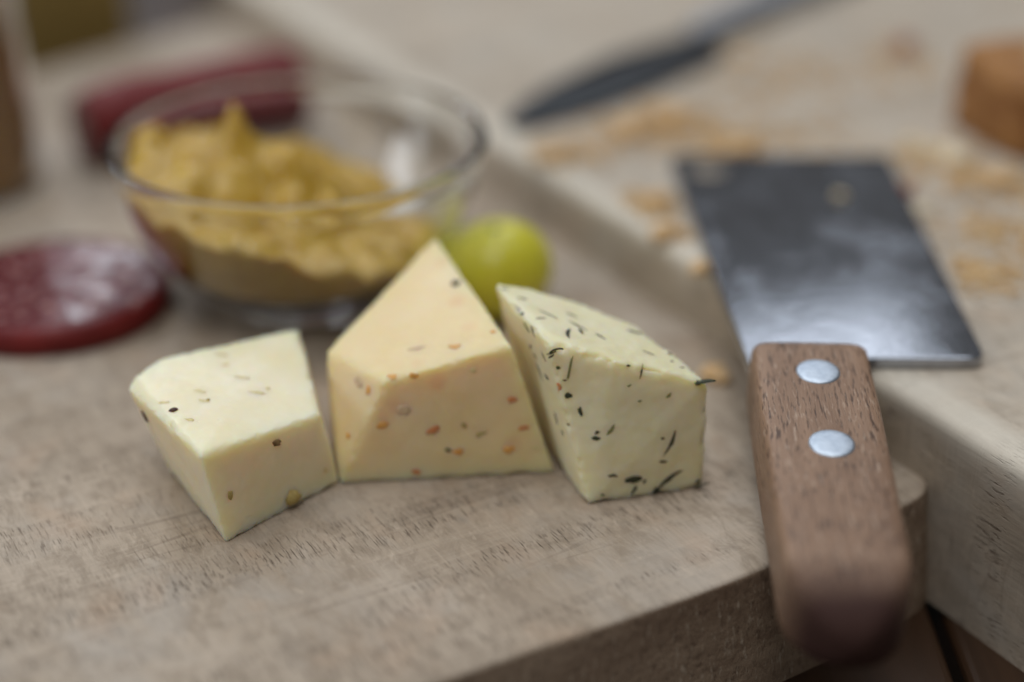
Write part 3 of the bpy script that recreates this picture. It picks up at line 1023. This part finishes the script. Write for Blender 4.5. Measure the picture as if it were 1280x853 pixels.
for a, b in zip(rings, rings[1:]):
    for k in range(72):
        j = (k + 1) % 72
        bm.faces.new((a[k], a[j], b[j], b[k]))
bm.faces.new(list(reversed(rings[0])))
bmesh.ops.remove_doubles(bm, verts=rings[-1], dist=.002 * CM)
bmesh.ops.recalc_face_normals(bm, faces=bm.faces)
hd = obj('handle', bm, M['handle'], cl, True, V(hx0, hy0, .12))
auto_smooth(hd, 50)
hdir = Vector((4.90 - 5.25, -6.2 - 1.35))
hd.rotation_euler = (0, R(5.5), math.atan2(hdir.y, hdir.x))
for px in (1.0, 3.1):
    bm = lathe([(0, .022), (.2, .02), (.33, .014), (.372, .0), (.38, -.06)], 40)
    obj('rivet', bm, M['rivet'], hd, True, V(px, .05, HT / 2 + .01))

# ------------------------------------------------------------------ table knife behind the cleaver
kA, kB = Vector((-.15, 14.5)), Vector((8.6, 25.9))
kd = kB - kA
kn = thing('table_knife', 'dark steel knife lying on the thick board beyond the cleaver', 'knife', (kA.x, kA.y, 3.7), math.atan2(kd.y, kd.x))
bp = [(0, -.2), (.5, -.6), (2, -1.05), (4.5, -1.35), (7.6, -1.4), (8.5, -1.15), (8.9, -.45), (8.9, .55), (6, 1.05), (3, .9), (1.2, .55), (.2, .18)]
o = obj('blade', slab(bp, .02, .2, .05, 2), M['knife_steel'], kn)
auto_smooth(o, 25)
o = obj('handle', slab(round_corner([(8.75, -.32), (9.6, -.45), (18.5, -.75), (18.5, .75), (9.6, .45), (8.75, .32)], [0, 0, .6, .6, 0, 0]), .0, .62, .18, 3), M['knife_handle'], kn)
auto_smooth(o, 30)


# ------------------------------------------------------------------ bread and crumbs
def lump_bm(rx, ry, rz, seed, amp=.3, sub=3, freq=1.0):
    bm = bmesh.new()
    bmesh.ops.create_icosphere(bm, subdivisions=sub, radius=1)
    for v in bm.verts:
        n_ = v.co.normalized()
        k = 1 + amp * noise.noise(n_ * 1.4 * freq + Vector((seed * 5.3, seed, 0))) + amp * .5 * noise.noise(n_ * 3.3 * freq + Vector((0, seed * 2.1, seed)))
        v.co = Vector((n_.x * rx, n_.y * ry, max(n_.z, -.55) * rz)) * k * CM
    lo = min(v.co.z for v in bm.verts)
    for v in bm.verts:
        v.co.z -= lo
    return bm


br = thing('bread_piece', 'brown crusted bread piece at the edge of the thick board', 'bread', (14.2, 14.6, 3.7), R(20))
bm = bmesh.new()
bmesh.ops.create_cube(bm, size=1)
bmesh.ops.subdivide_edges(bm, edges=bm.edges, cuts=14, use_grid_fill=True)
for v in bm.verts:
    p = v.co * 2
    q = Vector((p.x * math.sqrt(1 - p.y ** 2 / 9), p.y * math.sqrt(1 - p.x ** 2 / 9), p.z))
    s = 1 - .10 * max(p.z, 0) ** 3
    d = 1 + .05 * noise.noise(p * 1.7) + .025 * noise.noise(p * 4)
    v.co = Vector((q.x * 3.0 * s * d, q.y * 1.6 * s * d, (p.z + 1) * 1.0 * d)) * CM
obj('crust', bm, M['bread'], br)
bm = bmesh.new()
bmesh.ops.create_grid(bm, x_segments=20, y_segments=20, size=1)
for v in bm.verts:
    p = v.co.copy()
    q = Vector((p.x * math.sqrt(1 - p.y ** 2 / 2), p.y * math.sqrt(1 - p.x ** 2 / 2)))
    v.co = Vector((q.x * 1.7, q.y * 1.1, 1.97 + .09 * (1 - q.length ** 2) + .04 * noise.noise(p * 5))) * CM
obj('bread_inside', bm, M['bread_crumb'], br)

CR = [  # x, y, z, size, material, label
    (2.95, 14.2, 3.7, .55, 'crumb', 'orange bread crumb just in front of the knife blade'),
    (3.9, 14.9, 3.7, .62, 'crumb', 'largest orange bread crumb between the knife and the cleaver blade'),
    (.95, 12.3, 3.7, .42, 'crumb', 'orange bread crumb below the knife tip near the board edge'),
    (3.25, 7.8, 3.7, .42, 'crumb', 'orange bread crumb touching the middle of the cleaver blade spine'),
    (3.25, 9.7, 3.7, .40, 'crumb', 'orange bread crumb by the cleaver blade spine below the hanging hole'),
    (3.85, 6.1, 3.7, .32, 'crumb', 'orange crumb at the board edge where blade spine crosses it'),
    (5.45, 12.75, 3.7, .40, 'crumb', 'orange bread crumb against the far end of the cleaver blade'),
    (9.75, 12.9, 3.7, .50, 'crumb_pale', 'tan bread crumb beyond the far right corner of the cleaver blade'),
    (10.45, 12.3, 3.7, .52, 'crumb_pale', 'tan bread crumb between the cleaver corner and the bread piece'),
    (11.15, 10.8, 3.7, .42, 'crumb', 'orange bread crumb alone in front of the bread piece'),
    (11.0, 20.8, 3.7, .50, 'crumb_red', 'brownish bread crumb far back on the thick board'),
    (6.4, 20.0, 3.7, .42, 'crumb', 'orange bread crumb beside the knife handle'),
    (8.82, 10.2, 3.75, .26, 'crumb_red', 'red brown crumb at the cutting edge near the far corner of the cleaver'),
    (9.0, 9.25, 3.7, .28, 'crumb_pale', 'whitish crumb at the cutting edge of the cleaver'),
    (7.25, 9.5, 3.95, .15, 'crumb_pale', 'tan crumb lying on the cleaver blade'),
    (4.0, 4.1, 2.3, .40, 'crumb', 'orange crumb on the worn board beside the cleaver handle'),
]
for i, (x, y, z, s, mt, lb) in enumerate(CR):
    rg = random.Random(i + 11)
    o = obj('bread_crumb', lump_bm(s * .6 * rg.uniform(.85, 1.25), s * rg.uniform(.75, 1.1), s * rg.uniform(.30, .5), i + 1, .45), M[mt], None, True, V(x, y, z - .01), rg.uniform(0, 6))
    tag(o, lb, 'crumb', 'bread crumbs around the cleaver')

# countless small crumbs round the big ones
bm = bmesh.new()
rg = random.Random(5)
spots = [(2.9, 14.0, 1.1), (4.0, 15.0, 1.3), (1.2, 12.5, .9), (3.0, 9.6, .55), (3.2, 8.0, .45), (9.9, 12.4, 1.2), (11, 11, 1.0), (9.6, 5.9, .8), (6, 14, 1.8), (7.5, 18.5, 2.4), (11, 20, 1.8), (10.3, 8, 1.2), (5.2, 13.4, .9)]
for k in range(1500):
    cx, cy, sp = rg.choice(spots)
    x, y = rg.gauss(cx, sp * .6), rg.gauss(cy, sp * .6)
    edge = .867 * (x - 8.36) + .498 * (y + 1.69)
    if edge < .5 or (x < 9.0 and y < 12.4 and x > 3.6 - .05 * (y - 12)) or (x > 11.6 and y > 12):
        continue
    s = rg.uniform(.04, .13)
    mt = Matrix.Translation(V(x, y, 3.7 + s * .3)) @ Matrix.Rotation(rg.uniform(0, 6), 4, 'Z') @ Matrix.Diagonal((1.3, .9, .6, 1))
    bmesh.ops.create_icosphere(bm, subdivisions=1, radius=s * CM, matrix=mt)
for v in bm.verts:
    v.co += Vector((rg.uniform(-1, 1), rg.uniform(-1, 1), rg.uniform(-.3, .3))) * .02 * CM
o = obj('crumbs', bm, M['crumb'])
tag(o, 'scatter of fine bread crumbs on the thick board around the cleaver', 'crumbs', None, 'stuff')


# ------------------------------------------------------------------ jars at the far left
def jar(label, loc, r, h, fill, spread):
    j = thing('glass_jar', label, 'jar', loc)
    po = smooth_profile([(0, .05), (r * .8, .03), (r * .95, .1), (r, .35), (r, h * .8), (r * .93, h * .9), (r * .8, h * .95), (r * .8, h)], 4)
    pi = smooth_profile([(r * .72, h), (r * .72, h * .94), (r * .87, h * .87), (r - .18, h * .78), (r - .18, .4), (r * .82, .25), (0, .22)], 4)
    obj('jar_glass', lathe(po + pi, 64), M['glass'], j)
    obj('jar_contents', lathe(smooth_profile([(0, .25), (r * .78, .27), (r - .21, .45), (r - .21, fill), (r - .35, fill + .05), (0, fill + .1)], 4), 64), M[spread], j)
    obj('jar_lid', lathe([(0, h + .25), (r * .8, h + .25), (r * .86, h + .2), (r * .86, h - .5), (r * .81, h - .5), (r * .81, h + .1), (0, h + .1)], 64), M['tin'], j)
    return j


bx = thing('carton', 'small olive brown carton standing on the table behind the worn board', 'carton', (-14.6, 28.9, 0), R(12))
o = obj('carton_body', slab([(-2.05, -1.4), (2.05, -1.4), (2.05, 1.4), (-2.05, 1.4)], 0, 7.6, .12, 3), M['olive_brown'], bx)
auto_smooth(o, 30)
o = obj('carton_lid', slab([(-2.12, -1.47), (2.12, -1.47), (2.12, 1.47), (-2.12, 1.47)], 6.2, 7.8, .12, 3), M['olive_brown'], bx)
auto_smooth(o, 30)
jar('brown glass jar at the far left edge of the worn board', (-13.95, 14.4, 2.3), 2.1, 7.0, 4.6, 'amber')
